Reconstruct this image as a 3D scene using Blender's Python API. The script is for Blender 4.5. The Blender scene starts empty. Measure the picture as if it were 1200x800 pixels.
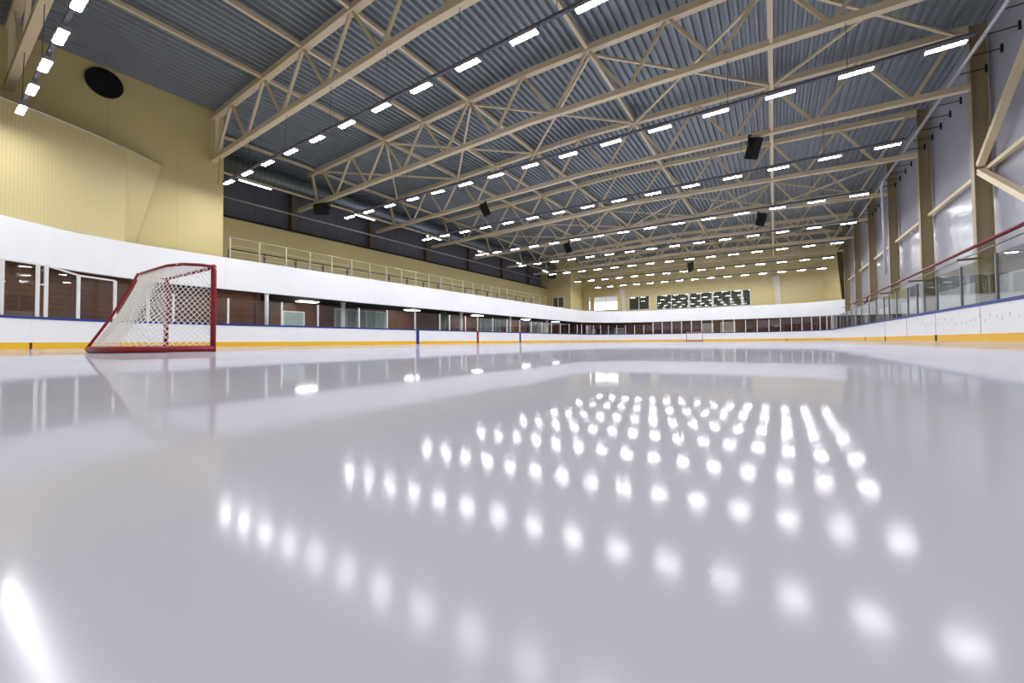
import bpy, math, random
from mathutils import Vector, Matrix
random.seed(7)
col = bpy.context.scene.collection
PI = math.pi

# ------------------------------------------------------------------ materials
def srgb(r, g, b):
    f = lambda c: (c/12.92 if c <= .04045 else ((c+.055)/1.055)**2.4)
    return (f(r/255), f(g/255), f(b/255), 1)

def mat(name, color, rough=.5, metal=0, noise=.12, nscale=2.0, bump=0, bscale=20, ior=1.45, emit=None, estr=0):
    m = bpy.data.materials.new(name); m.use_nodes = True
    nt = m.node_tree; n = nt.nodes; l = nt.links
    p = n['Principled BSDF']
    p.inputs['Roughness'].default_value = rough
    p.inputs['Metallic'].default_value = metal
    p.inputs['IOR'].default_value = ior
    tc = n.new('ShaderNodeTexCoord')
    if noise > 0:
        t = n.new('ShaderNodeTexNoise'); t.inputs['Scale'].default_value = nscale
        t.inputs['Detail'].default_value = 4
        l.new(tc.outputs['Object'], t.inputs['Vector'])
        mx = n.new('ShaderNodeMix'); mx.data_type = 'RGBA'
        mx.inputs[6].default_value = [c*(1-noise) for c in color[:3]]+[1]
        mx.inputs[7].default_value = [min(1, c*(1+noise)) for c in color[:3]]+[1]
        l.new(t.outputs['Fac'], mx.inputs[0]); l.new(mx.outputs[2], p.inputs['Base Color'])
    else:
        p.inputs['Base Color'].default_value = color
    if bump > 0:
        t2 = n.new('ShaderNodeTexNoise'); t2.inputs['Scale'].default_value = bscale
        t2.inputs['Detail'].default_value = 3
        l.new(tc.outputs['Object'], t2.inputs['Vector'])
        b = n.new('ShaderNodeBump'); b.inputs['Strength'].default_value = bump
        b.inputs['Distance'].default_value = .05
        l.new(t2.outputs['Fac'], b.inputs['Height']); l.new(b.outputs['Normal'], p.inputs['Normal'])
    if emit:
        p.inputs['Emission Color'].default_value = emit
        p.inputs['Emission Strength'].default_value = estr
    return m

def stripes(m, axis, period, width, dark, soft=.2):
    """multiply the base colour by `dark` on thin lines every `period` metres along axis"""
    nt = m.node_tree; n = nt.nodes; l = nt.links; p = n['Principled BSDF']
    geo = n.new('ShaderNodeNewGeometry'); sx = n.new('ShaderNodeSeparateXYZ')
    l.new(geo.outputs['Position'], sx.inputs[0])
    d = n.new('ShaderNodeMath'); d.operation = 'DIVIDE'; d.inputs[1].default_value = period
    l.new(sx.outputs[axis], d.inputs[0])
    fr = n.new('ShaderNodeMath'); fr.operation = 'FRACT'; l.new(d.outputs[0], fr.inputs[0])
    lt = n.new('ShaderNodeMath'); lt.operation = 'LESS_THAN'; lt.inputs[1].default_value = width/period
    l.new(fr.outputs[0], lt.inputs[0])
    mx = n.new('ShaderNodeMix'); mx.data_type = 'RGBA'; mx.blend_type = 'MULTIPLY'
    mx.inputs[7].default_value = (dark, dark, dark, 1)
    l.new(lt.outputs[0], mx.inputs[0])
    s = p.inputs['Base Color']
    if s.is_linked:
        src = s.links[0].from_socket; l.new(src, mx.inputs[6])
    else:
        mx.inputs[6].default_value = s.default_value
    l.new(mx.outputs[2], s)
    return m

def ice_mat():
    """resurfaced ice: a matt frosted body with a partly clear, glossy water-ice skin"""
    m = bpy.data.materials.new('ice'); m.use_nodes = True
    nt = m.node_tree; n = nt.nodes; l = nt.links
    n.remove(n['Principled BSDF'])
    tc = n.new('ShaderNodeTexCoord')
    def noise(scale, detail, lo, hi, a, b):
        t = n.new('ShaderNodeTexNoise'); t.inputs['Scale'].default_value = scale; t.inputs['Detail'].default_value = detail
        l.new(tc.outputs['Object'], t.inputs['Vector'])
        r = n.new('ShaderNodeMapRange'); r.inputs[1].default_value = lo; r.inputs[2].default_value = hi
        r.inputs[3].default_value = a; r.inputs[4].default_value = b
        l.new(t.outputs['Fac'], r.inputs[0]); return r.outputs[0], t
    def math_(op, a, b):
        q = n.new('ShaderNodeMath'); q.operation = op
        for i, v in enumerate((a, b)):
            if isinstance(v, (int, float)): q.inputs[i].default_value = v
            else: l.new(v, q.inputs[i])
        return q.outputs[0]
    df = n.new('ShaderNodeBsdfDiffuse')
    mx0 = n.new('ShaderNodeMix'); mx0.data_type = 'RGBA'
    mx0.inputs[6].default_value = (ICE[0]*.97, ICE[1]*.97, ICE[2]*.98, 1); mx0.inputs[7].default_value = ICE
    f0, _ = noise(.22, 4, .35, .65, 0, 1); l.new(f0, mx0.inputs[0]); l.new(mx0.outputs[2], df.inputs['Color'])
    gl = n.new('ShaderNodeBsdfGlossy')
    gl.inputs['Color'].default_value = (.97, .97, 1, 1)
    lw = n.new('ShaderNodeLayerWeight'); lw.inputs[0].default_value = .5
    cosv = math_('SUBTRACT', 1.0, lw.outputs['Facing'])
    ra = math_('MULTIPLY_ADD', cosv, .235); ra.node.inputs[2].default_value = .022
    rv, _ = noise(.6, 5, .3, .7, .75, 1.3); rb, _ = noise(2.6, 3, .45, .65, 0, .03)
    rb2 = math_('MULTIPLY', rb, math_('MINIMUM', math_('MULTIPLY', cosv, 4.0), 1.0))
    l.new(math_('ADD', math_('MULTIPLY', ra, rv), rb2), gl.inputs['Roughness'])
    _, t4 = noise(14, 2, 0, 1, 0, 1)
    bp = n.new('ShaderNodeBump'); bp.inputs['Strength'].default_value = .1; bp.inputs['Distance'].default_value = .001
    l.new(t4.outputs['Fac'], bp.inputs['Height']); l.new(bp.outputs['Normal'], gl.inputs['Normal'])
    fr = n.new('ShaderNodeFresnel'); fr.inputs['IOR'].default_value = 1.33
    k, _ = noise(.5, 4, .3, .7, .50, .66)
    mx = n.new('ShaderNodeMixShader')
    l.new(math_('MULTIPLY', fr.outputs[0], k), mx.inputs[0]); l.new(df.outputs[0], mx.inputs[1]); l.new(gl.outputs[0], mx.inputs[2])
    l.new(mx.outputs[0], n['Material Output'].inputs[0])
    return m
ICE = (.535, .537, .61, 1)

def glass_mat(name, tint, refl=1.0):
    m = bpy.data.materials.new(name); m.use_nodes = True
    nt = m.node_tree; n = nt.nodes; l = nt.links
    n.remove(n['Principled BSDF'])
    tr = n.new('ShaderNodeBsdfTransparent'); tr.inputs[0].default_value = tint
    gl = n.new('ShaderNodeBsdfGlossy'); gl.inputs['Roughness'].default_value = .02
    gl.inputs['Color'].default_value = (refl, refl, refl, 1)
    # dust: faint procedural variation of the tint
    tc = n.new('ShaderNodeTexCoord'); t = n.new('ShaderNodeTexNoise'); t.inputs['Scale'].default_value = 3
    l.new(tc.outputs['Object'], t.inputs['Vector'])
    mx0 = n.new('ShaderNodeMix'); mx0.data_type = 'RGBA'
    mx0.inputs[6].default_value = tint; mx0.inputs[7].default_value = [c*.93 for c in tint[:3]]+[1]
    l.new(t.outputs['Fac'], mx0.inputs[0]); l.new(mx0.outputs[2], tr.inputs[0])
    lw = n.new('ShaderNodeLayerWeight'); lw.inputs[0].default_value = .5   # Schlick reflectance, same from both sides
    pw = n.new('ShaderNodeMath'); pw.operation = 'POWER'; pw.inputs[1].default_value = 5
    l.new(lw.outputs['Facing'], pw.inputs[0])
    fr = n.new('ShaderNodeMath'); fr.operation = 'MULTIPLY_ADD'; fr.inputs[1].default_value = .9; fr.inputs[2].default_value = .035
    l.new(pw.outputs[0], fr.inputs[0])
    mx = n.new('ShaderNodeMixShader')
    l.new(fr.outputs[0], mx.inputs[0]); l.new(tr.outputs[0], mx.inputs[1]); l.new(gl.outputs[0], mx.inputs[2])
    l.new(mx.outputs[0], n['Material Output'].inputs[0])
    return m

def emit_mat(name, color, strength):
    m = mat(name, (.9, .9, .9, 1), noise=0, emit=color, estr=strength)
    return m

M = {}
M['ice'] = ice_mat()
M['deck'] = mat('galvanised_deck', (.285, .318, .338, 1), rough=.42, metal=.25, noise=.15, nscale=.8)
M['steel'] = mat('cream_steel', srgb(222, 205, 171), rough=.45, noise=.07, nscale=1.5)
M['steel_dark'] = mat('brown_grey_steel', srgb(120, 105, 88), rough=.5, noise=.1)
M['beige'] = stripes(mat('beige_plaster', (.67, .56, .26, 1), rough=.6, noise=.05, nscale=.5), 1, 2.45, .03, .88)
M['beige_perf'] = mat('beige_perforated', (.68, .575, .28, 1), rough=.55, noise=.04, nscale=.5)
stripes(stripes(M['beige_perf'], 1, .09, .03, .93), 2, .09, .03, .95)
M['beige_far'] = stripes(mat('beige_far_plaster', (.74, .625, .31, 1), rough=.6, noise=.05, nscale=.4), 0, 3.0, .05, .9)
M['pilaster'] = mat('pale_pilaster', (.80, .74, .58, 1), rough=.6, noise=.04)
M['white'] = mat('white_paint', (.83, .83, .83, 1), rough=.5, noise=.03, nscale=.6)
M['white_band'] = stripes(mat('white_band', (.88, .88, .90, 1), rough=.45, noise=.03, nscale=.6), 1, 9.0, .03, .93)
M['board'] = mat('white_board', (.81, .81, .825, 1), rough=.28, noise=.03, nscale=1.2)
M['kick'] = mat('yellow_kick', (.80, .46, .008, 1), rough=.35, noise=.06, nscale=2)
M['blue'] = mat('blue_cap', (.006, .028, .20, 1), rough=.35, noise=.08)
M['red_line'] = mat('red_stripe', (.33, .012, .02, 1), rough=.35, noise=.05)
M['seam'] = mat('seam', (.03, .025, .02, 1), rough=.6, noise=.1)
M['goal_red'] = mat('goal_red', (.27, .008, .018, 1), rough=.4, noise=.12, nscale=9)
M['net'] = mat('net_cord', (.93, .92, .92, 1), rough=.8, noise=.05)
M['wood'] = stripes(mat('brown_planks', (.16, .058, .018, 1), rough=.4, noise=.45, nscale=1.3), 2, .21, .02, .45)
M['wood_far'] = stripes(mat('red_brown_panel', (.13, .032, .018, 1), rough=.35, noise=.4, nscale=.9), 0, 1.25, .05, .4)
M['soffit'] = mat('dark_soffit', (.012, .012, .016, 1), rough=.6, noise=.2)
M['dark'] = mat('dark_panel', (.15, .15, .175, 1), rough=.6, noise=.15, nscale=.8)
stripes(M['dark'], 1, 1.0, .05, .7)
M['black'] = mat('black_plastic', (.006, .006, .007, 1), rough=.6, noise=.2)
M['track'] = mat('grey_track', (.11, .11, .14, 1), rough=.5, noise=.1)
M['duct'] = stripes(mat('galvanised_duct', (.24, .29, .33, 1), rough=.34, metal=.7, noise=.15, nscale=2), 1, .32, .035, .55)
M['pipe'] = mat('silver_pipe', (.62, .61, .64, 1), rough=.3, metal=.5, noise=.1)
M['red_pipe'] = mat('red_pipe', (.17, .010, .018, 1), rough=.35, noise=.1)
M['grey_pipe'] = mat('grey_pipe', (.34, .33, .33, 1), rough=.4, metal=.3, noise=.1)
M['film'] = mat('wrapped_panel', (.44, .445, .505, 1), rough=.22, noise=.10, nscale=.8, bump=.35, bscale=3.5)
M['column'] = mat('tan_column', srgb(160, 143, 112), rough=.5, noise=.07)
M['rail'] = mat('pale_rail', (.62, .58, .45, 1), rough=.4, metal=.2, noise=.08)
M['rail_dark'] = mat('grey_rail', (.10, .10, .10, 1), rough=.45, noise=.1)
M['post'] = mat('white_post', (.78, .76, .74, 1), rough=.4, noise=.05)
M['post_grey'] = mat('aluminium_post', (.20, .21, .23, 1), rough=.4, metal=.3, noise=.08)
M['glass'] = glass_mat('shield_glass', (.95, .965, .97, 1), 1.0)
M['glass_right'] = glass_mat('shield_glass_grey', (.84, .875, .88, 1), .75)
M['window_glass'] = mat('dark_window_glass', (.075, .08, .062, 1), rough=.03, noise=.15, nscale=.6, ior=1.75)
M['day'] = emit_mat('daylit_snow', (.95, .98, 1, 1), 3.2)
M['day_grey'] = emit_mat('daylit_trees', (.36, .42, .50, 1), .5)
M['teal'] = mat('frosted_teal', (.33, .42, .38, 1), rough=.3, noise=.08)
M['green'] = mat('green_column', (.13, .17, .085, 1), rough=.5, noise=.1)
M['tan_door'] = mat('pale_tan_door', (.50, .42, .34, 1), rough=.5, noise=.12)
M['concrete'] = mat('grey_rubber', (.10, .10, .105, 1), rough=.7, noise=.2)
M['tube'] = emit_mat('tube_light', (.97, .975, 1.0, 1), 148)
M['strip'] = emit_mat('strip_tube', (.97, .98, 1, 1), 9)
M['tube_soft'] = emit_mat('soffit_light', (1.0, .98, .95, 1), 24)
M['housing'] = mat('light_housing', (.30, .29, .32, 1), rough=.4, noise=.05)

# ------------------------------------------------------------------ mesh helpers
class MB:
    def __init__(s): s.v = []; s.f = []; s.mi = []; s.smooth = []
    def add(s, vs, fs, smooth=False):
        b = len(s.v); s.v += [tuple(v) for v in vs]
        for f in fs: s.f.append(tuple(b+i for i in f)); s.smooth.append(smooth)
        return s
    def box(s, a, b):
        (x0, y0, z0), (x1, y1, z1) = a, b
        vs = [(x0,y0,z0),(x1,y0,z0),(x1,y1,z0),(x0,y1,z0),(x0,y0,z1),(x1,y0,z1),(x1,y1,z1),(x0,y1,z1)]
        return s.add(vs, [(3,2,1,0),(4,5,6,7),(0,1,5,4),(1,2,6,5),(2,3,7,6),(3,0,4,7)])
    def bar(s, p, q, w, h, up=(0,0,1)):
        p = Vector(p); q = Vector(q); d = (q-p).normalized(); u = Vector(up)
        if abs(d.dot(u)) > .98: u = Vector((0,1,0))
        a = d.cross(u).normalized(); u = a.cross(d).normalized()
        vs = []
        for c in (p, q):
            for i, j in ((-1,-1),(1,-1),(1,1),(-1,1)): vs.append(c + a*(i*w/2) + u*(j*h/2))
        return s.add(vs, [(0,1,2,3),(7,6,5,4),(4,5,1,0),(5,6,2,1),(6,7,3,2),(7,4,0,3)])
    def ibeam(s, p, q, w, h, t=.03):
        p = Vector(p); q = Vector(q); d = (q-p).normalized(); u = Vector((0,0,1))
        if abs(d.dot(u)) > .98: u = Vector((1,0,0))
        a = d.cross(u).normalized(); u = a.cross(d).normalized()
        prof = [(-w/2,-h/2),(w/2,-h/2),(w/2,-h/2+t),(t/2,-h/2+t),(t/2,h/2-t),(w/2,h/2-t),(w/2,h/2),(-w/2,h/2),(-w/2,h/2-t),(-t/2,h/2-t),(-t/2,-h/2+t),(-w/2,-h/2+t)]
        vs = [c + a*x + u*z for c in (p, q) for x, z in prof]
        n = len(prof)
        fs = [(i, (i+1) % n, n+(i+1) % n, n+i) for i in range(n)]
        fs += [tuple(range(n-1, -1, -1)), tuple(range(n, 2*n))]
        return s.add(vs, fs)
    def tube(s, pts, r, n=10, closed=False, smooth=True):
        pts = [Vector(p) for p in pts]; N = len(pts); vs = []
        prev = None
        for i, p in enumerate(pts):
            if closed: d = (pts[(i+1) % N]-pts[i-1]).normalized()
            elif i == 0: d = (pts[1]-p).normalized()
            elif i == N-1: d = (p-pts[-2]).normalized()
            else: d = (pts[i+1]-pts[i-1]).normalized()
            u = Vector((0,0,1)) if abs(d.z) < .95 else Vector((0,1,0))
            if prev is not None: u = prev - d*prev.dot(d)
            a = d.cross(u).normalized(); u = a.cross(d).normalized(); prev = u
            for k in range(n):
                t = 2*PI*k/n; vs.append(p + a*(math.cos(t)*r) + u*(math.sin(t)*r))
        fs = []
        for i in range(N if closed else N-1):
            j = (i+1) % N
            for k in range(n): fs.append((i*n+k, i*n+(k+1) % n, j*n+(k+1) % n, j*n+k))
        self_f = s.add(vs, fs, smooth)
        if not closed:
            b = len(s.v)-len(vs)
            s.f.append(tuple(b+k for k in range(n-1, -1, -1))); s.smooth.append(False)
            s.f.append(tuple(b+(N-1)*n+k for k in range(n))); s.smooth.append(False)
        return s
    def sweep(s, path, prof, closed=False):
        """path: list of (x,y,nx,ny); prof: closed polygon list of (offset along n, z)"""
        n = len(prof); vs = []
        for (x, y, nx, ny) in path:
            for (o, z) in prof: vs.append((x+nx*o, y+ny*o, z))
        fs = []; N = len(path)
        for i in range(N-1):
            for k in range(n): fs.append((i*n+k, (i+1)*n+k, (i+1)*n+(k+1) % n, i*n+(k+1) % n))
        fs.append(tuple(range(n))); fs.append(tuple((N-1)*n+k for k in range(n-1, -1, -1)))
        return s.add(vs, fs)
    def build(s, name, m, parent=None, loc=None, kind=None):
        me = bpy.data.meshes.new(name); me.from_pydata(s.v, [], s.f); me.validate()
        for p, sm in zip(me.polygons, s.smooth): p.use_smooth = sm
        import bmesh
        bm = bmesh.new(); bm.from_mesh(me); bmesh.ops.recalc_face_normals(bm, faces=bm.faces); bm.to_mesh(me); bm.free()
        me.materials.append(m)
        o = bpy.data.objects.new(name, me); col.objects.link(o)
        if parent is not None:
            o.parent = parent
            if loc is None: o.location = -Vector(parent.location)   # geometry is in world coordinates
        if loc is not None: o.location = loc
        if kind: o['kind'] = kind
        return o

def thing(name, label, cat, loc=(0,0,0), group=None):
    o = bpy.data.objects.new(name, None); col.objects.link(o); o.location = loc
    o['label'] = label; o['category'] = cat
    if group: o['group'] = group
    return o
def tag(o, label, cat, group=None):
    o['label'] = label; o['category'] = cat
    if group: o['group'] = group
    return o
ORD = 'first second third fourth fifth sixth seventh eighth ninth tenth eleventh twelfth thirteenth fourteenth fifteenth sixteenth seventeenth eighteenth nineteenth twentieth'.split()
def ordw(i):
    if i < 20: return ORD[i]
    tens = {2: 'twenty', 3: 'thirty', 4: 'forty'}[(i+1)//10]
    r = (i+1) % 10
    return tens+'-'+ORD[r-1] if r else {3: 'thirtieth', 4: 'fortieth'}[(i+1)//10]

# ------------------------------------------------------------------ dimensions
XL, XR, Y0, Y1, RC = -22.4, 5.0, -1.2, 58.8, 8.0        # inner faces of the rink boards
NT = 9
TY = [2.2 + 6.62*k for k in range(NT)]                    # truss lines
TY[0] = 2.15
def ridge(x, base, rise):                                 # gently pitched roof, ridge at x=-9
    return base + rise*(1-abs(x+9)/16.0)

def corner(cx, cy, a0, a1, n=14, r=RC):
    out = []
    for i in range(n+1):
        a = a0+(a1-a0)*i/n; out.append((cx+math.cos(a)*r, cy+math.sin(a)*r, math.cos(a), math.sin(a)))
    return out
C_NL = (XL+RC, Y0+RC); C_FL = (XL+RC, Y1-RC); C_FR = (XR-RC, Y1-RC)
def straight(p, q, nx, ny, n=1):
    return [(p[0]+(q[0]-p[0])*i/n, p[1]+(q[1]-p[1])*i/n, nx, ny) for i in range(n+1)]
P_NL = corner(*C_NL, 1.5*PI, PI)                          # near end -> left side
P_L = straight((XL, Y0+RC), (XL, Y1-RC), -1, 0, 4)
P_FL = corner(*C_FL, PI, .5*PI)
P_F = straight((XL+RC, Y1), (XR-RC, Y1), 0, 1, 2)
P_FR = corner(*C_FR, .5*PI, 0)
P_R = straight((XR, Y1-RC), (XR, Y0+RC), 1, 0, 4)

# ------------------------------------------------------------------ floor
fl = MB(); fl.box((-30, -5, -.30), (8, 66, -.06)); fl.build('floor_slab', M['concrete'], kind='structure')
ring = P_NL + P_L[1:] + P_FL[1:] + P_F[1:] + P_FR[1:] + P_R[1:] + corner(XR-RC, Y0+RC, 0, -.5*PI)[1:]
ic = MB(); ic.add([(x+nx*.05, y+ny*.05, 0) for x, y, nx, ny in ring], [tuple(range(len(ring)-1, -1, -1))])
ic.build('floor', M['ice'], kind='structure')

# ------------------------------------------------------------------ roof deck (trapezoid sheeting running along Y)
dk = MB(); xs = -29.5; pitch = .31; prof = []
while xs < 7.9:
    for dx, dz in ((0, 0), (.10, 0), (.14, .15), (.27, .15)):
        x = xs+dx; prof.append((x, ridge(x, 11.98, .48)+.10+dz))
    xs += pitch
n = len(prof)
dk.add([(x, y, z) for y in (-5, 66) for x, z in prof], [(i, i+1, n+i+1, n+i) for i in range(n-1)])
dk.build('ceiling', M['deck'], kind='structure')

# ------------------------------------------------------------------ walls
wl = MB(); wl.box((-29.5, -5, 3.2), (-24.0, 9.3, 12.6)); wl.build('wall_left', M['beige'], kind='structure')
wl = MB(); wl.add([(-29.5, 52.4, 2.9), (-24.1, 52.4, 2.9), (-26.0, 61.4, 2.9), (-29.5, 61.4, 2.9), (-29.5, 52.4, 12.6), (-24.1, 52.4, 12.6), (-26.0, 61.4, 12.6), (-29.5, 61.4, 12.6)], [(3,2,1,0),(4,5,6,7),(0,1,5,4),(1,2,6,5),(2,3,7,6),(3,0,4,7)]); wl.build('wall_left_far', M['beige'], kind='structure')
# curved perforated panel in front of the near left block
cp = []
for (x, y) in ((-21.2, -1.5), (-21.45, 0.2), (-21.75, 1.8), (-22.0, 2.85), (-22.45, 4.0), (-23.1, 5.3), (-23.95, 6.75)): cp.append((x, y))
m_ = MB(); vs = []
for i, (x, y) in enumerate(cp):
    yb = y if i < len(cp)-1 else y-.95
    vs += [(x, y, 8.5), (x, yb, 4.465)]
m_.add(vs, [(2*i, 2*i+1, 2*i+3, 2*i+2) for i in range(len(cp)-1)])
vs2 = [(x, y, 8.5) for x, y in cp] + [(-24.2, y, 8.5) for x, y in cp]
k = len(cp); m_.add(vs2, [(i, i+1, k+i+1, k+i) for i in range(k-1)])
m_.build('wall_curved', M['beige_perf'], kind='structure')
tr = MB(); tr.tube([(x+.02, y, 8.52) for x, y in cp], .035, 6)
tr.build('trim_1', M['rail'], kind='structure')
# gallery: back wall, ledge, dark upper wall
g = MB(); g.box((-28.6, 9.3, 3.0), (-28.0, 52.4, 7.9)); g.build('wall_gallery', M['beige'], kind='structure')
g = MB(); g.box((-28.7, 9.3, 7.9), (-27.93, 52.4, 8.02)); g.build('trim_2', M['black'], kind='structure')
g = MB(); g.box((-29.4, 9.3, 8.0), (-28.9, 52.4, 12.3)); g.build('wall_gallery_upper', M['dark'], kind='structure')
g = MB(); g.box((-28.0, 9.3, 4.0), (-23.21, 52.4, 4.12)); g.build('floor_gallery', M['concrete'], kind='structure')
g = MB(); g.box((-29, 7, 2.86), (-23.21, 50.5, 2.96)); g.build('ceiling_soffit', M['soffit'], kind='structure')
# white parapet band sweeping round the hall
OFF = .5
def off(path, o): return [(x+nx*o, y+ny*o, nx, ny) for x, y, nx, ny in path]
band_path = off(P_NL, .55) + off(P_L, .55)[1:] + off(corner(*C_FL, PI, .5*PI, 18), .55)[1:]
band = MB()
zb = lambda y: 2.80 + max(0, min(.22, (10-y)*.028))
vs = []; N = len(band_path)
for (x, y, nx, ny) in band_path:
    vs += [(x, y, zb(y)), (x, y, 4.46), (x+nx*.25, y+ny*.25, 4.46), (x+nx*.25, y+ny*.25, zb(y))]
fs = []
for i in range(N-1):
    for k in range(4): fs.append((4*i+k, 4*i+(k+1) % 4, 4*i+4+(k+1) % 4, 4*i+4+k))
band.add(vs, fs); band.build('trim_3', M['white_band'], kind='structure')
# far band (a little deeper behind the far boards)
fb = [(XL+RC, Y1+.55, 0, 1), (-8, Y1+.75, 0, 1), (-2, Y1+.8, 0, 1), (1.5, Y1+.6, .1, 1), (4.0, Y1-.1, .4, .9), (5.6, Y1-1.2, .5, .85), (6.9, Y1-2.3, .6, .8)]
b2 = MB(); b2.sweep(fb, [(0, 2.80), (0, 4.46), (.25, 4.46), (.25, 2.80)])
b2.build('trim_4', M['white_band'], kind='structure')
# wood-clad walls behind the glass
w = MB()
wp = off(P_NL, 1.25) + [(XL-1.25, 9.5, -1, 0), (XL-1.25, 10.9, -1, 0)]
w.sweep(wp, [(0, 0), (0, 3.1), (.2, 3.1), (.2, 0)]); w.build('wall_wood_corner', M['wood'], kind='structure')
w = MB(); w.box((-27.4, 10.9, 0), (-26.9, 60.6, 2.95)); w.build('wall_wood_left', M['wood'], kind='structure')
w = MB(); w.box((-26.9, 10.7, 0), (-23.55, 10.95, 2.9)); w.build('wall_wood_return', M['wood'], kind='structure')
w = MB()
w.box((-27, 60.6, 0), (2.0, 60.9, 2.95)); w.add([(2, 60.6, 0), (2, 60.6, 2.95), (5.5, 59.6, 2.95), (5.5, 59.6, 0)], [(0, 1, 2, 3)])
w.add([(5.5, 59.6, 0), (5.5, 59.6, 2.95), (6.95, 57.6, 2.95), (6.95, 57.6, 0)], [(0, 1, 2, 3)])
w.build('wall_wood_far', M['wood_far'], kind='structure')
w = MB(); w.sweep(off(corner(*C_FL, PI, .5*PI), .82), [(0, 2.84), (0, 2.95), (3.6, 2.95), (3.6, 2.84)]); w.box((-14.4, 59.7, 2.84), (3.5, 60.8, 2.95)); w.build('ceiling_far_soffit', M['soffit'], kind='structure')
# right wall and near wall
w = MB(); w.box((6.95, -5, 0), (7.3, 66, 12.6)); w.build('wall_right', M['film'], kind='structure')
w = MB(); w.box((6.86, -3, 0), (6.95, 58.0, 2.35)); w.build('baseboard_right', M['white'], kind='structure')
w = MB(); w.box((-30, -5.3, 0), (8, -5.0, 12.8)); w.build('wall_near', M['beige_far'], kind='structure')
# far wall with window openings
YF = 61.2
WIN = [(-25.0, -24.62, 5.05, 7.3), (-24.1, -20.2, 4.95, 7.15), (-18.5, -15.4, 4.75, 6.85), (-14.4, -2.45, 4.62, 6.78)]
w = MB()
xs_ = sorted({-29.5, 6.95} | {a for q in WIN for a in q[:2]})
for i in range(len(xs_)-1):
    a, b = xs_[i], xs_[i+1]
    hole = [q for q in WIN if abs(q[0]-a) < 1e-6 and abs(q[1]-b) < 1e-6]
    if hole:
        q = hole[0]; w.box((a, YF, 2.8), (b, YF+.3, q[2])); w.box((a, YF, q[3]), (b, YF+.3, 12.7))
    else: w.box((a, YF, 2.8), (b, YF+.3, 12.7))
w.build('wall_far', M['beige_far'], kind='structure')
# slanted return panels at the right end of the far wall
w = MB(); w.add([(5.15, YF, 4.3), (5.15, YF, 8.9), (5.4, YF-1.2, 12.2), (6.2, YF-1.2, 12.2), (6.6, YF-2.2, 4.3)], [(0, 1, 2, 3, 4)])
w.build('wall_far_return', M['beige_far'], kind='structure')
for i, x in enumerate((-19.25, .55)):
    w = MB(); w.add([(x-.2, YF-.05, 4.5), (x+.3, YF-.05, 4.5), (x+.2, YF-.25, 8.2), (x-.6, YF-.25, 8.2), (x-.2, YF, 4.5), (x+.3, YF, 4.5), (x+.2, YF, 8.2), (x-.6, YF, 8.2)],
                    [(0,1,2,3),(4,5,6,7),(0,1,5,4),(1,2,6,5),(2,3,7,6),(3,0,4,7)])
    w.build('trim_%d' % (5+i), M['pilaster'], kind='structure')
# windows
def window(idx, q, mull, wide=()):
    x0, x1, z0, z1 = q
    f = MB()
    for a, b in (((x0, YF-.06, z0), (x1, YF+.1, z0+.09)), ((x0, YF-.06, z1-.09), (x1, YF+.1, z1)), ((x0, YF-.06, z0), (x0+.09, YF+.1, z1)), ((x1-.09, YF-.06, z0), (x1, YF+.1, z1))): f.box(a, b)
    for mx in mull:
        ww = .26 if mx in wide else .10
        f.box((mx-ww/2, YF-.08, z0), (mx+ww/2, YF+.1, z1))
    root = f.build('window_%d' % idx, M['post'], kind='structure')
    return root
w1 = window(1, WIN[0], ()); w2 = window(2, WIN[1], (-22.1,)); w3 = window(3, WIN[2], (-16.95,)); w4 = window(4, WIN[3], (-12.3, -9.95, -8.45, -6.95, -4.75, -3.45), (-9.95, -6.95, -3.45))
for wr, q, day in ((w1, WIN[0], 1), (w2, WIN[1], 1), (w3, WIN[2], 0), (w4, WIN[3], 0)):
    if day:
        g = MB(); g.box((q[0], YF+.06, q[2]), (q[1], YF+.08, q[3])); g.build('window_pane', M['glass'], wr)
        zc = q[2]+(q[3]-q[2])*.62
        g = MB(); g.box((q[0]-.4, YF+.5, q[2]-.3), (q[1]+.4, YF+.55, zc)); g.build('backdrop_snow', M['day'], kind='structure')
        g = MB(); g.box((q[0]-.4, YF+.5, zc), (q[1]+.4, YF+.55, q[3]+.3)); g.build('backdrop_trees', M['day_grey'], kind='structure')
    else:
        g = MB(); g.box((q[0], YF+.06, q[2]), (q[1], YF+.08, q[3])); g.build('window_pane', M['window_glass'], wr)
# window in the far left block
f = MB(); yq = 52.34
for a, b in (((-27.0, yq, 4.95), (-25.1, yq+.1, 5.08)), ((-27.0, yq, 6.45), (-25.1, yq+.1, 6.58)), ((-27.0, yq, 4.95), (-26.86, yq+.1, 6.58)), ((-25.24, yq, 4.95), (-25.1, yq+.1, 6.58)), ((-26.12, yq, 4.95), (-26.0, yq+.1, 6.58))): f.box(a, b)
w5 = f.build('window_5', M['post'], kind='structure')
g = MB(); g.box((-26.9, yq+.03, 5.0), (-25.2, yq+.05, 6.5)); g.build('window_pane', M['window_glass'], w5)
# right wall columns with flanges, plus gallery columns at the dark upper wall
for y in TY:
    c = MB(); c.ibeam((6.62, y, 0), (6.62, y, 11.9), .30, .46, .03)
    c.build('column', M['column'], kind='structure')
for y in TY[2:8]:
    c = MB(); c.ibeam((-28.7, y, 8.0), (-28.7, y, 12.0), .35, .45, .04); c.build('column', M['steel_dark'], kind='structure')

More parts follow.
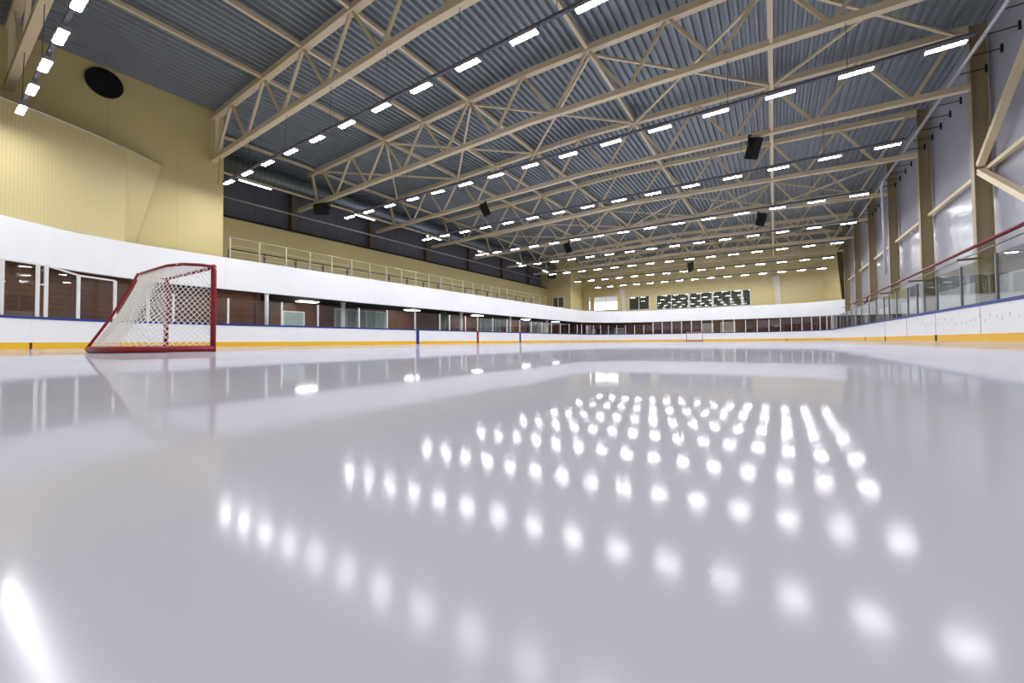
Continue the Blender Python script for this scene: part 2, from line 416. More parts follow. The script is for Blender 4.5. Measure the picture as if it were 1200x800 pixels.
# ------------------------------------------------------------------ roof trusses
UX = [.1-3.15*i for i in range(-1, 9)]                    # upper nodes
LX = [1.67-3.15*i for i in range(0, 9)] + [4.8]           # lower nodes
zu = lambda x: ridge(x, 11.75, .48)
zl = lambda x: ridge(x, 9.55, .42)
for ti, y in enumerate(TY):
    left = -23.4 if ti == 0 else (-24.0 if ti < 2 else (-27.9 if ti < 8 else -24.0))
    t = thing('roof_truss', 'cream steel roof truss spanning the rink, %s from the camera' % ordw(ti), 'truss', (-9, y, 9.5), 'roof trusses')
    lu = max(left, -26.6)
    for part, zf, a, hh, ww in (('upper_chord', zu, lu, .26, .26), ('lower_chord', zl, left, .22, .24)):
        m_ = MB(); pts = [a, -9, 6.4]; vs = []
        for x in pts:
            for j, k in ((-1,-1),(1,-1),(1,1),(-1,1)): vs.append((x, y+j*ww/2, zf(x)+k*hh/2))
        fs = [(0,1,2,3),(11,10,9,8)]
        for s_ in (0, 4):
            for k in range(4): fs.append((s_+k, s_+(k+1) % 4, s_+4+(k+1) % 4, s_+4+k))
        m_.add(vs, fs); m_.build(part, M['steel'], t)
    nodes_l = sorted([x for x in LX if x > left+.3]); nodes_u = sorted([x for x in UX if x > lu+.3])
    for x in nodes_u:
        for xl in nodes_l:
            if abs(xl-x) < 1.75:
                m_ = MB(); m_.bar((x+(xl-x)*.04, y, zu(x)-.1), (xl-(xl-x)*.04, y, zl(xl)+.08), .11, .11, up=(0,1,0)); m_.build('diagonal', M['steel'], t)
    m_ = MB(); m_.bar((lu+.35, y, zu(lu+.35)), (max(left, -25.9)+.3, y, zl(left)+.05), .14, .14, up=(0,1,0)); m_.build('end_strut', M['steel'], t)
    m_ = MB(); m_.bar((6.1, y, zu(6.1)), (4.85, y, zl(4.85)), .14, .14, up=(0,1,0)); m_.build('end_strut', M['steel'], t)

# purlins between the trusses
PX = [-25.7, -18.8, -15.65, -12.5, -6.2, .1]
for i, x in enumerate(PX):
    y0 = 9.4 if x < -24 else -4.9
    m_ = MB(); m_.bar((x, y0, zu(x)+.03), (x, 52.3 if x < -24 else 61.1, zu(x)+.03), .14, .16)
    tag(m_.build('purlin', M['steel'], loc=(0,0,0)), 'cream steel purlin running lengthwise under the roof deck, %s from the right wall' % ordw(len(PX)-1-i), 'purlin', 'roof purlins')
# bottom-level ties
for x, z, lab, r in ((.12, 9.75, 'cream steel tie along the lower truss chords, above the right half of the ice', .11), (-25.65, 9.72, 'cream steel tie along the truss ends beside the round air duct', .10)):
    y0 = 9.4 if x < -20 else TY[1]
    m_ = MB(); m_.bar((x, y0, z), (x, 52.3 if x < -20 else TY[8], z), r, r)
    tag(m_.build('longitudinal_tie', M['steel'], loc=(0,0,0)), lab, 'tie')
# X bracing in the plane of the upper chords
nb = 0
for (a, b) in ((2, 3), (5, 6), (7, 8)):
    for (xa, xb) in ((-25.1, -18.8), (-18.8, -12.5), (-12.5, -6.2), (-6.2, .1), (.1, 6.0)):
        if a == 7 and xa < -20: continue
        pl = {-25.1: 'over the gallery side', -18.8: 'second panel from the gallery', -12.5: 'left of the ridge', -6.2: 'right of the ridge', .1: 'nearest the right wall'}[xa]
        bt = thing('cross_brace', 'cream crossed roof brace %s, between %s and %s trusses' % (pl, ordw(a), ordw(b)), 'brace', ((xa+xb)/2, (TY[a]+TY[b])/2, 11.9), 'crossed roof braces')
        for u, v in ((xa, xb), (xb, xa)):
            dz = .05 if u < v else -.06
            m_ = MB(); m_.bar((u, TY[a]+.15, zu(u)-.165+dz), (v, TY[b]-.15, zu(v)-.165+dz), .10, .09); m_.build('brace_bar', M['steel'], bt)

# ------------------------------------------------------------------ light rows
LZ = 7.98
def light_master():
    r = thing('ceiling_tube_light', 'x', 'light', (0,0,0), 'tube lights hanging in rows under the roof')
    h = MB()
    vs = []
    for x in (-.40, .40):
        for yy, zz in ((-.105, -.05), (-.08, .06), (.08, .06), (.105, -.05)): vs.append((x, yy, zz))
    h.add(vs, [(0,1,2,3),(7,6,5,4),(0,4,5,1),(1,5,6,2),(2,6,7,3),(0,3,7,4)])
    h.build('housing', M['housing'], r, loc=(0,0,0))
    d = MB(); vs = []
    for x in (-.385, .385):
        for yy, zz in ((-.08, -.045), (-.074, -.058), (.074, -.058), (.08, -.045)): vs.append((x, yy, zz))
    d.add(vs, [(0,1,2,3),(7,6,5,4),(0,4,5,1),(1,5,6,2),(2,6,7,3)])
    d.build('diffuser', M['tube'], r, loc=(0,0,0))
    return r
lm = light_master(); used = False
for k in range(NT):
    z = 7.72 if k == 0 else LZ
    nl = 14 if k == 0 else 15
    yk = (2.12 + 6.63*k) if k < 7 else (2.12+6.63*k+.6*(k-6)*.8)
    ytr = TY[min(k, 8)]
    xr = 4.05 + (.07*k if k > 4 else 0)
    xl_ = xr-1.86*(nl-1)
    tr = thing('light_track', 'thin grey track carrying the %s row of tube lights from the camera' % ordw(k), 'track', (-9, yk, z+.12), 'light tracks')
    m_ = MB(); m_.box((xl_-.6, yk-.045, z+.085), (xr+.55, yk+.045, z+.165)); m_.build('rail', M['track'], tr)
    if k < 8:
        for j in range(8 if k == 0 else 9):
            x = 2.0-3.15*j
            m_ = MB(); m_.tube([(x, yk, z+.14), (x, ytr, zl(x)-.08)], .010, 4); m_.build('hanger', M['track'], tr)
    for i in range(nl):
        o = lm if not used else lm.copy()
        if used:
            col.objects.link(o)
            for ch in lm.children:
                c = ch.copy(); col.objects.link(c); c.parent = o
        used = True
        o.location = (xr-1.86*i, yk, z+.02)
        o['label'] = 'white tube light, %s from the right end, in the %s row from the camera' % (ordw(i), ordw(k))
# lights on the lengthwise tie over the gallery
for i, y in enumerate((11.6, 19.2, 26.6, 34.0, 41.5, 48.0)):
    r = thing('ceiling_strip_light', 'long white strip light on the gallery tie, %s from the camera' % ordw(i), 'light', (-25.65, y, 9.6), 'strip lights along the gallery tie')
    m_ = MB(); m_.box((-25.71, y-.9, 9.60), (-25.59, y+.9, 9.66)); m_.build('housing', M['housing'], r)
    m_ = MB(); m_.box((-25.70, y-.88, 9.555), (-25.60, y+.88, 9.60)); m_.build('diffuser', M['strip'], r)

# ------------------------------------------------------------------ dasher boards
BH = 1.07
def boards(path, label, gates=(), seams=()):
    mid = path[len(path)//2]
    t = thing('dasher_board', label, 'boards', (mid[0], mid[1], 0), 'rink boards')
    m_ = MB(); m_.sweep(path, [(0, .16), (0, BH), (.10, BH), (.10, .16)]); m_.build('face_panel', M['board'], t)
    m_ = MB(); m_.sweep(path, [(-.012, 0), (-.012, .215), (0, .225), (.10, .225), (.10, 0)]); m_.build('kick_plate', M['kick'], t)
    m_ = MB(); m_.sweep(path, [(-.02, BH-.045), (-.02, BH+.045), (.13, BH+.045), (.13, BH-.045)]); m_.build('cap_rail', M['blue'], t)
    return t
b_nl = boards(P_NL, 'white curved rink boards with yellow kick strip in the corner behind the near goal')
b_l = boards(P_L, 'long white rink boards with blue and red line marks along the gallery side')
b_fl = boards(P_FL, 'white curved rink boards in the far corner on the gallery side')
b_f = boards(P_F, 'white rink boards straight across the far end, behind the far goal')
b_fr = boards(P_FR, 'white curved rink boards in the far corner below the right wall')
b_r = boards(P_R, 'long white rink boards with blue cap along the columned right wall')
for y, m, w_ in ((21.45, M['blue'], .30), (28.75, M['red_line'], .30), (36.0, M['blue'], .30)):
    s_ = MB(); s_.box((XL-.01, y-w_/2, 0), (XL+.022, y+w_/2, BH+.06)); o = s_.build('line_mark', m, b_l)
    o['label'] = 'red centre line mark' if m is M['red_line'] else 'blue line mark'
    
def seam(parent, x, y, nx, ny, w_=.07, full=False):
    s_ = MB(); tx, ty = -ny, nx
    z1 = BH if full else .22
    pts = [(x-nx*.03+tx*s*w_/2, y-ny*.03+ty*s*w_/2) for s in (-1, 1)] + [(x+nx*.02+tx*s*w_/2, y+ny*.02+ty*s*w_/2) for s in (1, -1)]
    vs = [(a, b, 0.0) for a, b in pts] + [(a, b, z1) for a, b in pts]
    s_.add(vs, [(3,2,1,0),(4,5,6,7),(0,1,5,4),(1,2,6,5),(2,3,7,6),(3,0,4,7)]); s_.build('gate_gap', M['seam'], parent)
for y in (20.9, 29.0, 34.6): seam(b_r, XR, y, 1, 0, .16 if y < 25 else .14)
p = P_NL[9]; seam(b_nl, p[0], p[1], p[2], p[3], .06)
p = P_FR[5]; seam(b_fr, p[0], p[1], p[2], p[3], .09)
for y in (9.5, 13.3, 17.1, 20.95, 24.8, 29.05): 
    s_ = MB(); s_.box((XR-.004, y-.008, .2), (XR+.004, y+.008, BH-.02)); s_.build('panel_joint', M['seam'], b_r)
# rows of dark puck scuffs on the right boards
for j in range(40):
    y = 8.5+j*.36+random.uniform(-.1, .1); z = .62+random.uniform(-.1, .08)
    s_ = MB(); s_.box((XR-.003, y-.012, z), (XR+.003, y+.012, z+random.uniform(.05, .12)))
    s_.build('scuff_mark', M['grey_pipe'], b_r)

# ------------------------------------------------------------------ glass shielding
GT = 2.36
def shield(p, q, label, group, gm, pm, pw=.06, posts=(1, 0), top=GT, cap=False, top2=None):
    """p,q: (x,y,nx,ny) ends of one pane standing on the boards"""
    t = thing('shield_panel', label, 'rink glass', ((p[0]+q[0])/2, (p[1]+q[1])/2, BH+.045), group)
    a = Vector((p[0]+p[2]*.055, p[1]+p[3]*.055, 0)); b = Vector((q[0]+q[2]*.055, q[1]+q[3]*.055, 0))
    d = (b-a).normalized(); nrm = Vector((-d.y, d.x, 0))*.006; zb_ = BH+.046
    a2 = a+d*(pw/2+.004); b2 = b-d*(pw/2+.02)
    vs = [a2-nrm, b2-nrm, b2+nrm, a2+nrm]
    tb = top if top2 is None else top2
    vs = [(v.x, v.y, zb_) for v in vs] + [(v.x, v.y, z) for v, z in zip(vs, (top, tb, tb, top))]
    m_ = MB(); m_.add(vs, [(3,2,1,0),(4,5,6,7),(0,1,5,4),(1,2,6,5),(2,3,7,6),(3,0,4,7)]); m_.build('glass_pane', gm, t)
    for on, v, top_ in zip(posts, (a, b), (top, tb)):
        if on:
            m_ = MB(); m_.box((v.x-pw/2, v.y-pw/2, zb_), (v.x+pw/2, v.y+pw/2, top_+.02)); m_.build('post', pm, t)
    if cap:
        m_ = MB(); m_.bar((a.x, a.y, top+.02), (b.x, b.y, tb+.02), .05, .06); m_.build('top_bar', pm, t)
def ang_pts(c, a0, a1, n):
    return [(c[0]+math.cos(a0+(a1-a0)*i/n)*RC, c[1]+math.sin(a0+(a1-a0)*i/n)*RC, math.cos(a0+(a1-a0)*i/n), math.sin(a0+(a1-a0)*i/n)) for i in range(n+1)]
# near left corner: tall panes with white posts and a top bar
AN = [1.30, 1.2465, 1.2096, 1.1703, 1.1607, 1.1232, 1.0783, 1.035, 1.0]
AT = [2.9, 2.9, 2.9, 2.92, 2.92, 2.72, 2.68, 2.5, 2.4]
A = [(C_NL[0]+math.cos(q*PI)*RC, C_NL[1]+math.sin(q*PI)*RC, math.cos(q*PI), math.sin(q*PI)) for q in AN]
for i in range(8):
    shield(A[i], A[i+1], 'tall glass shield pane with white post, %s round the near goal corner, left to right' % ordw(i), 'glass in the near goal corner', M['glass'], M['post'], .10, top=AT[i], top2=AT[i+1], cap=i < 6)
LY = [6.8, 8.95, 11.53, 13.6, 16.4, 18.65, 21.25, 23.9, 25.05, 27.1, 28.8, 31.15, 33.6, 36.0, 38.4, 40.8, 43.2, 45.6, 48.2, 50.8]
for i in range(len(LY)-1):
    shield((XL, LY[i], -1, 0), (XL, LY[i+1], -1, 0), 'glass shield pane on the gallery side boards, %s from the near goal corner' % ordw(i), 'glass along the gallery side', M['glass'], M['post'], .075, posts=(1, 0))
A = ang_pts(C_FL, PI, .5*PI, 10)
for i in range(10):
    shield(A[i], A[i+1], 'glass shield pane in the far gallery-side corner, %s from the gallery side' % ordw(i), 'glass in the far gallery corner', M['glass'], M['post'], .07)
nf = 9
fx = [XL+RC+(XR-XL-2*RC)*i/nf for i in range(nf+1)]
for i in range(nf):
    shield((fx[i], Y1, 0, 1), (fx[i+1], Y1, 0, 1), 'glass shield pane across the far end boards, %s from the gallery side' % ordw(i), 'glass across the far end', M['glass'], M['post'], .09, top=2.75)
A = ang_pts(C_FR, .5*PI, 0, 10)
for i in range(10):
    shield(A[i], A[i+1], 'glass shield pane in the far right-wall corner, %s from the far end' % ordw(i), 'glass in the far right corner', M['glass'], M['post'], .07, top=2.6)
RY = [50.8, 48.9, 46.5, 44.8, 42.7, 40.5, 38.3, 36.1, 33.5, 31.4, 29.4, 28.25, 26.7, 24.75, 23.35, 22.4, 20.9, 18.6, 16.15, 13.7, 11.2, 8.8]
for i in range(len(RY)-1):
    shield((XR, RY[i], 1, 0), (XR, RY[i+1], 1, 0), 'grey-tinted glass pane with dark post on the right wall boards, %s from the far corner' % ordw(i), 'glass along the right wall', M['glass_right'], M['post_grey'], .06)

# ------------------------------------------------------------------ goals
def make_goal(root, S, fine=True):
    """goal in local space: mouth in the plane y=0, opening to +y, centred on x=0"""
    W = .915; H = 1.22; R_ = .034
    L0 = (0, 0, 0)
    for s in (-1, 1):
        m_ = MB(); m_.tube([(s*W, 0, 0), (s*W, 0, H-.05), (s*(W-.03), 0, H)], R_, 12); m_.build('goal_post', M['goal_red'], root, loc=L0)
    m_ = MB(); m_.tube([(-W, 0, H), (W, 0, H)], R_, 12); m_.build('crossbar', M['goal_red'], root, loc=L0)
    top = [(W, 0, H), (W-.03, -.16, H+.005), (W-.12, -.32, H), (W-.36, -.42, H-.01), (0, -.44, H-.02), (-W+.36, -.42, H-.01), (-W+.12, -.32, H), (-W+.03, -.16, H+.005), (-W, 0, H)]
    base = [(W, 0, .045), (W+.02, -.45, .045), (W-.02, -.76, .045), (W-.25, -.95, .045), (0, -1.0, .045), (-W+.25, -.95, .045), (-W+.02, -.76, .045), (-W-.02, -.45, .045), (-W, 0, .045)]
    m_ = MB(); m_.tube(top, .022, 8); m_.build('top_hoop', M['goal_red'], root, loc=L0)
    m_ = MB(); m_.tube(base, .045, 10); m_.build('base_hoop', M['goal_red'], root, loc=L0)
    for i in (5,):
        a = Vector(top[i]); b = Vector(base[i]); pts = [a.lerp(b, t)+Vector((-.03*math.sin(PI*t), .035*math.sin(PI*t)-.03, 0)) for t in (0, .2, .4, .6, .8, 1)]
        if fine:
            m_ = MB(); m_.tube(pts, .019, 6); m_.build('rear_stay', M['goal_red'], root, loc=L0)
    # netting: one sheet from mouth post round the back to the other post, plus the top
    def lerp_poly(P, t):
        P = [Vector(p) for p in P]; Ls = [(P[i+1]-P[i]).length for i in range(len(P)-1)]; T = sum(Ls)*t
        for i, l in enumerate(Ls):
            if T <= l or i == len(Ls)-1: return P[i].lerp(P[i+1], min(1, T/l))
            T -= l
    NU, NV = (86, 30) if fine else (26, 9)
    r = .0045 if fine else .009
    net = MB()
    def sag(u, v):
        a = lerp_poly(top, u); b = lerp_poly(base, u); p = a.lerp(b, v)
        c = Vector((0, -.3, p.z)); k = .05*math.sin(PI*v)
        return p + (c-p).normalized()*k
    G = [[sag(i/NU, j/NV) for j in range(NV+1)] for i in range(NU+1)]
    def strand(p, q):
        d = (q-p).normalized(); u = Vector((0,0,1)) if abs(d.z) < .9 else Vector((1,0,0))
        a = d.cross(u).normalized()*r; b = d.cross(a).normalized()*r
        o = [a, -a*.5+b*.87, -a*.5-b*.87]
        net.add([p+x for x in o]+[q+x for x in o], [(0,1,4,3),(1,2,5,4),(2,0,3,5)])
    for i in range(NU):
        for j in range(NV):                                # diamond netting
            if (i+j) % 2 == 0: strand(G[i][j], G[i+1][j+1])
            else: strand(G[i+1][j], G[i][j+1])
    for i in range(NU): strand(G[i][0], G[i+1][0]); strand(G[i][NV], G[i+1][NV])
    for u in range(1, 30 if fine else 12):
        x = -W+2*W*u/(30 if fine else 12)
        # top netting strands front to back
        yb = None
        for i in range(len(top)-1):
            a, b = Vector(top[i]), Vector(top[i+1])
            if (a.x-x)*(b.x-x) <= 0 and abs(a.x-b.x) > 1e-6: yb = a.y+(b.y-a.y)*(x-a.x)/(b.x-a.x)
        if yb is not None: strand(Vector((x, 0, H-.0)), Vector((x, yb, H-.01)))
    for vy in range(1, 10):
        y = -.42*vy/10; xs_ = W-.03-.1*(vy/10)**2
        strand(Vector((-xs_, y, H-.005)), Vector((xs_, y, H-.005)))
    net.build('netting', M['net'], root, loc=L0)
g1 = thing('hockey_goal', 'red framed ice hockey goal with white net, seen from behind, close by', 'goal', (-7.65, 2.5, 0.0), 'hockey goals')
make_goal(g1, 1)
g2 = thing('hockey_goal', 'small distant ice hockey goal standing before the far end boards', 'goal', (-8.35, 54.5, 0.0), 'hockey goals')
g2.rotation_euler = (0, 0, PI)
make_goal(g2, 1, fine=False)

# ------------------------------------------------------------------ gallery railings
def railing(name, label, x, y0, y1, zb_, heights, dy, m, r, rp, kick=None):
    t = thing(name, label, 'railing', (x, y0, zb_), None)
    for h in heights:
        m_ = MB(); m_.tube([(x, y0, zb_+h), (x, y1, zb_+h)], r if h == max(heights) else r*.7, 6); m_.build('rail', m, t)
    nn = int((y1-y0)/dy)
    for i in range(nn+1):
        y = y0+dy*i
        m_ = MB(); m_.box((x-rp, y-rp, zb_), (x+rp, y+rp, zb_+max(heights))); m_.build('post', m, t)
    return t
railing('gallery_railing', 'pale steel tube railing along the front edge of the gallery parapet', -24.3, 9.75, 45.3, 4.12, (.72, .98, 1.3, 1.72), 1.48, M['rail'], .03, .03)
railing('gallery_railing', 'dark grey railing standing behind the pale gallery railing', -26.0, 10.4, 45.6, 4.12, (.65, 1.05, 1.45), 1.9, M['rail_dark'], .035, .05)
# ramp brace at the near end of the dark railing
# ------------------------------------------------------------------ air duct and pipes
dct = thing('air_duct', 'large round galvanised air duct hanging over the gallery', 'duct', (-26.9, 30, 10.75))
m_ = MB(); m_.tube([(-26.9, 9.35, 10.75), (-26.9, 52.35, 10.75)], .55, 24); m_.build('duct_pipe', M['duct'], dct)
for y in TY[2:8]:
    m_ = MB(); m_.tube([(-26.9+.57*math.cos(a), y+.5, 10.75+.57*math.sin(a)) for a in [2*PI*i/24 for i in range(24)]], .02, 4, closed=True); m_.build('hanger_ring', M['grey_pipe'], dct)
sv = thing('service_pipe', 'thin pale pipe running along the dark upper gallery wall', 'pipe', (-27.6, 30, 9.0))
m_ = MB(); m_.tube([(-27.6, 9.35, 9.0), (-27.6, 52.35, 9.0)], .05, 8); m_.build('pipe_run', M['pipe'], sv)
for y in TY[2:8]:
    m_ = MB(); m_.bar((-27.6, y+.3, 8.93), (-28.9, y+.3, 8.93), .05, .05); m_.build('bracket', M['steel_dark'], sv)
sp = thing('roof_pipe', 'silver pipe with side hangers running under the roof along the right wall', 'pipe', (5.82, 30, 9.75))
m_ = MB(); m_.tube([(5.82, 4, 9.75), (5.82, 33, 9.75)], .065, 10); m_.build('pipe_run', M['pipe'], sp)
m_ = MB(); m_.tube([(5.82, 33, 9.75), (5.86, 33.8, 9.6), (5.95, 34.1, 9.0), (6.0, 34.15, 4.2)], .07, 10); m_.build('drop_pipe', M['pipe'], sp)
m_ = MB(); m_.tube([(5.82, 33.5, 9.72), (5.82, 57, 9.72)], .035, 8); m_.build('pipe_run', M['steel'], sp)
for i in range(26):
    y = 14.2+1.18*i
    m_ = MB(); m_.bar((5.82, y, 9.8), (6.6, y, 9.8), .025, .025); m_.bar((6.6, y, 9.66), (6.6, y, 9.94), .06, .06); m_.build('hanger_arm', M['black'], sp)
fp = thing('fire_pipe', 'red pipe on brackets along the right wall columns', 'pipe', (5.9, 30, 3.27))
m_ = MB(); m_.tube([(5.9, 4, 3.27), (5.9, 46, 3.27)], .06, 10); m_.build('pipe_run', M['red_pipe'], fp)
m_ = MB(); m_.tube([(5.9, 46, 3.27), (5.9, 52, 3.22)], .04, 8); m_.build('pipe_run', M['red_pipe'], fp)
m_ = MB(); m_.tube([(5.9, 39.5, 3.27), (5.88, 39.7, 2.95), (5.86, 41, 2.75), (5.86, 43.5, 2.75), (5.88, 44.8, 2.95), (5.9, 45, 3.25)], .05, 8); m_.build('bypass_loop', M['red_pipe'], fp)
for y in TY[1:7]:
    m_ = MB(); m_.box((5.84, y-.22, 3.0), (6.5, y-.16, 3.08)); m_.build('bracket', M['steel_dark'], fp)
m_ = MB(); m_.tube([(6.12, 4, 3.13), (6.12, 46, 3.13)], .03, 8)
tag(m_.build('conduit', M['grey_pipe'], loc=(0,0,0)), 'thin grey conduit just below the red pipe on the right wall', 'pipe')
# wall bracing on the right wall
for i in range(1, 8):
    m_ = MB(); m_.bar((6.75, TY[i]+.02, 6.35), (6.75, TY[i+1]-.02, 6.35), .14, .14)
    tag(m_.build('wall_strut', M['steel'], loc=(0,0,0)), 'cream horizontal strut on the right wall, in the %s column bay from the camera' % ordw(i), 'strut', 'right wall struts')
xb = thing('wall_brace', 'cream K-shaped brace on the right wall nearest the camera', 'brace', (6.6, TY[3]-3, 6.4))
for za in (10.6, 2.6):
    m_ = MB(); m_.bar((6.55, TY[3]-.15, 6.4+(.12 if za > 6 else -.12)), (6.55, TY[2]+.4, za), .20, .20); m_.build('brace_bar', M['steel'], xb)

# ------------------------------------------------------------------ under the gallery: doors, columns, lights
for i, (y, x0) in enumerate(((14.6, -25.3), (23.6, -25.3), (32.4, -25.3), (42.0, -25.3), (50.0, -25.3))):
    r = thing('soffit_light', 'white panel light under the gallery soffit, %s from the near goal' % ordw(i), 'light', (x0, y, 2.86), 'soffit lights under the gallery')
    m_ = MB(); m_.box((x0-.36, y-.66, 2.825), (x0+.36, y+.66, 2.86)); m_.build('frame', M['white'], r)
    m_ = MB(); m_.box((x0-.3, y-.6, 2.80), (x0+.3, y+.6, 2.825)); m_.build('diffuser', M['tube_soft'], r)
for i, (y, x, r_, h) in enumerate(((11.05, -23.1, .10, 2.84), (16.3, -24.0, .13, 2.84), (22.3, -23.6, .07, 2.84), (28.1, -23.8, .16, 2.84), (36.2, -23.8, .14, 2.84), (44.6, -23.8, .16, 2.84))):
    m_ = MB(); m_.tube([(x, y, -.06), (x, y, h)], r_, 14)
    m_.tube([(x, y, h-.10), (x, y, h-.02)], r_*1.25, 14)
    tag(m_.build('gallery_column', M['post'], loc=(0,0,0)), 'white column holding up the gallery, %s from the near goal' % ordw(i), 'column', 'white gallery columns')
m_ = MB(); m_.tube([(-24.6, 26.6, -.06), (-24.6, 26.6, 2.84)], .30, 16)
tag(m_.build('round_pillar', M['green'], loc=(0,0,0)), 'green round pillar under the gallery between the blue and red line marks', 'pillar')
nd = 1
for (y0, y1, h, mk, bars) in ((13.9, 15.2, 2.2, 'teal', 0), (17.6, 22.0, 2.6, 'glass', 5), (34.9, 38.6, 2.6, 'glass', 4), (45.5, 50.5, 2.6, 'glass', 5)):
    f = MB()
    xw = -26.86
    f.box((xw, y0-.08, 0), (xw+.08, y0, h)); f.box((xw, y1, 0), (xw+.08, y1+.08, h)); f.box((xw, y0-.08, h), (xw+.08, y1+.08, h+.08))
    for b in range(1, bars): yy = y0+(y1-y0)*b/bars; f.box((xw, yy-.05, 0), (xw+.1, yy+.05, h))
    d = f.build('door_%d' % nd, M['post'], kind='structure')
    m_ = MB(); m_.box((xw+.01, y0, 0), (xw+.05, y1, h)); m_.build('door_leaf', M['teal'], d)
    m_ = MB(); m_.box((xw+.05, y0+.12, .95), (xw+.14, y0+.17, 1.25)); m_.build('door_handle', M['grey_pipe'], d)
    nd += 1
for (x0, x1, h, mk) in ((-5.95, -4.3, 2.45, 'tan_door'), (-8.1, -6.9, 2.3, 'tan_door'), (-20.5, -19.2, 2.0, 'tan_door'), (-25.2, -24.5, 2.5, 'white'), (-24.2, -23.7, 2.0, 'white')):
    f = MB(); f.box((x0-.07, 60.5, 0), (x0, 60.58, h)); f.box((x1, 60.5, 0), (x1+.07, 60.58, h)); f.box((x0-.07, 60.5, h), (x1+.07, 60.58, h+.07))
    d = f.build('door_%d' % nd, M['post'], kind='structure')
    m_ = MB(); m_.box((x0, 60.52, 0), (x1, 60.56, h)); m_.build('door_leaf', M[mk], d)
    m_ = MB(); m_.box((x0+.1, 60.44, 1.0), (x0+.15, 60.52, 1.2)); m_.build('door_handle', M['grey_pipe'], d)
    nd += 1

# ------------------------------------------------------------------ round vent on the near left block
rv = thing('round_vent', 'black round air vent high on the beige wall at the left', 'vent', (-24, 4.78, 11.4))
def disc(x, y, z, r0, r1, x2, n=28):
    m_ = MB(); vs = []
    for i in range(n):
        a = 2*PI*i/n; vs += [(x, y+math.cos(a)*r0, z+math.sin(a)*r0), (x2, y+math.cos(a)*r0, z+math.sin(a)*r0), (x2, y+math.cos(a)*r1, z+math.sin(a)*r1), (x, y+math.cos(a)*r1, z+math.sin(a)*r1)]
    m_.add(vs, [(4*i+k, 4*i+(k+1) % 4, 4*((i+1) % n)+(k+1) % 4, 4*((i+1) % n)+k) for i in range(n) for k in range(4)])
    return m_
disc(-24.0, 4.78, 11.4, .53, .60, -23.88).build('rim', M['black'], rv)
m_ = MB(); m_.tube([(-24.0, 4.78, 11.4), (-23.95, 4.78, 11.4)], .53, 28); m_.build('duct_mouth', M['soffit'], rv)
for i, rr in enumerate((.14, .27, .40)): disc(-23.95, 4.78, 11.4, rr, rr+.035, -23.90).build('vane_ring', M['black'], rv)

# ------------------------------------------------------------------ loudspeakers hanging from the trusses
def speaker(x, y, z, w_, d_, h_, yaw, tilt, label):
    t = thing('hanging_loudspeaker', label, 'speaker', (x, y, z), 'hanging loudspeakers')
    m_ = MB(); vs = []
    for zz in (-h_/2, h_/2):
        vs += [(-w_/2, -d_/2, zz), (w_/2, -d_/2, zz), (w_*.36, d_/2, zz), (-w_*.36, d_/2, zz)]
    m_.add(vs, [(3,2,1,0),(4,5,6,7),(0,1,5,4),(1,2,6,5),(2,3,7,6),(3,0,4,7)])
    b = m_.build('cabinet', M['black'], t, loc=(0,0,0)); b.rotation_euler = (tilt, 0, yaw)
    m_ = MB(); m_.box((-w_*.44, -d_/2-.02, -h_*.45), (w_*.44, -d_/2, h_*.45)); g = m_.build('grille', M['soffit'], t, loc=(0,0,0)); g.rotation_euler = (tilt, 0, yaw)
    m_ = MB(); m_.box((-w_/2-.04, -.05, 0), (-w_/2, .05, h_*.62)); m_.box((w_/2, -.05, 0), (w_/2+.04, .05, h_*.62)); m_.box((-w_/2-.04, -.05, h_*.62), (w_/2+.04, .05, h_*.66))
    m_.bar((0, 0, h_*.6), (0, 0, max(.5, zl(x)-.1-z)), .04, .04)
    k_ = m_.build('yoke', M['black'], t, loc=(0,0,0)); k_.rotation_euler = (0, 0, yaw)
speaker(-25.0, TY[2], 9.0, .95, .5, .62, .5, .2, 'wide black loudspeaker hanging over the gallery beside the air duct')
speaker(-16.5, TY[3], 9.2, .42, .42, .85, 2.6, -.45, 'black loudspeaker hanging left of centre from the fourth truss')
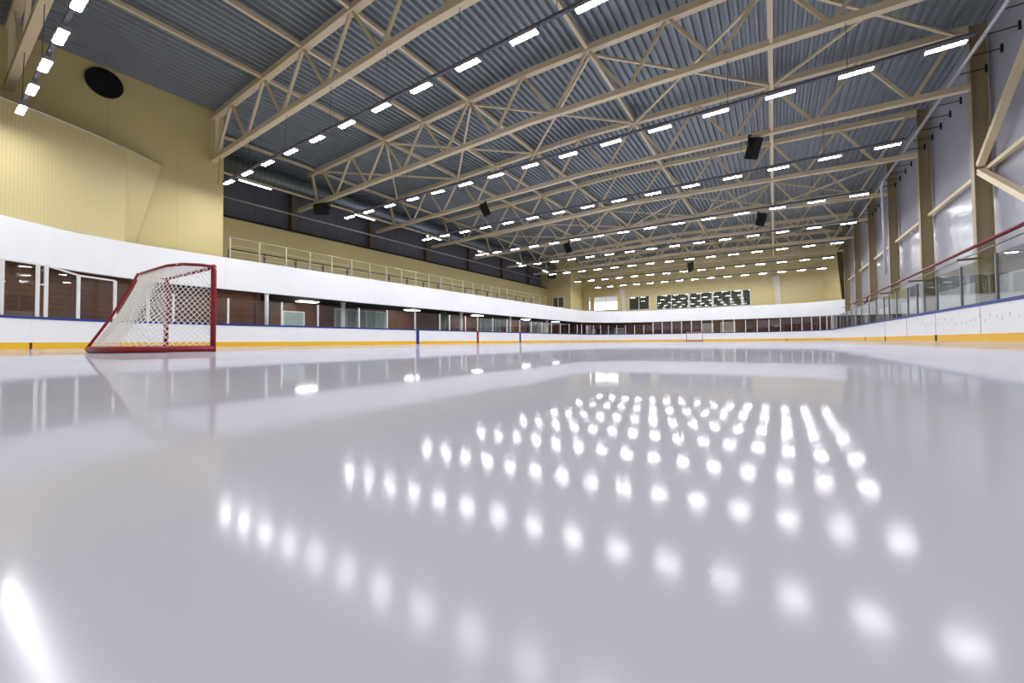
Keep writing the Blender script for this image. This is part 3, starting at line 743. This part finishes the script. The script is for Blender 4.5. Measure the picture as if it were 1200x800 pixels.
speaker(-.6, TY[3], 9.15, .46, .45, .95, -2.5, -.5, 'black loudspeaker hanging right of centre from the fourth truss')
speaker(-16.5, TY[5], 9.1, .5, .45, .95, 2.6, -.4, 'black loudspeaker hanging left of centre from the sixth truss')
speaker(-.6, TY[5], 9.1, .5, .45, .9, -2.5, -.5, 'black loudspeaker hanging right of centre from the sixth truss')
speaker(-24.9, TY[7]-.3, 9.0, 1.1, .6, .8, .5, .2, 'wide black loudspeaker hanging over the far end of the gallery')
speaker(-7.7, TY[7], 8.3, .6, .5, 1.0, PI, -.3, 'black loudspeaker hanging alone before the far end windows')

# ------------------------------------------------------------------ world, camera
wd = bpy.data.worlds.new('World'); bpy.context.scene.world = wd; wd.use_nodes = True
wd.node_tree.nodes['Background'].inputs[0].default_value = (.6, .65, .75, 1)
wd.node_tree.nodes['Background'].inputs[1].default_value = .15

F = 472.0; TH = math.radians(33.05); ROLL = math.radians(.5); PITCH = math.radians(1.5)
fwd = Vector((-math.sin(TH)*math.cos(PITCH), math.cos(TH)*math.cos(PITCH), math.sin(PITCH)))
r0 = Vector((math.cos(TH), math.sin(TH), 0)); u0 = r0.cross(fwd)
rt = r0*math.cos(ROLL)-u0*math.sin(ROLL); up = u0*math.cos(ROLL)+r0*math.sin(ROLL)
cd = bpy.data.cameras.new('camera'); cam = bpy.data.objects.new('camera', cd); col.objects.link(cam)
mt = Matrix((rt, up, -fwd)).transposed().to_4x4(); mt.translation = Vector((0, 0, .1))
cam.matrix_world = mt
cd.sensor_width = 36; cd.lens = F/1200*36; cd.clip_start = .02; cd.clip_end = 300
cy = 400.6-F*math.tan(PITCH); cd.shift_y = -(400-cy)/1200
sc = bpy.context.scene; sc.camera = cam
sc.view_settings.view_transform = 'Standard'
sc.view_settings.exposure = .1
sc.cycles.max_bounces = 8; sc.cycles.diffuse_bounces = 4; sc.cycles.glossy_bounces = 4; sc.cycles.transparent_max_bounces = 16
sc.cycles.use_denoising = True
sc.cycles.sample_clamp_indirect = 8
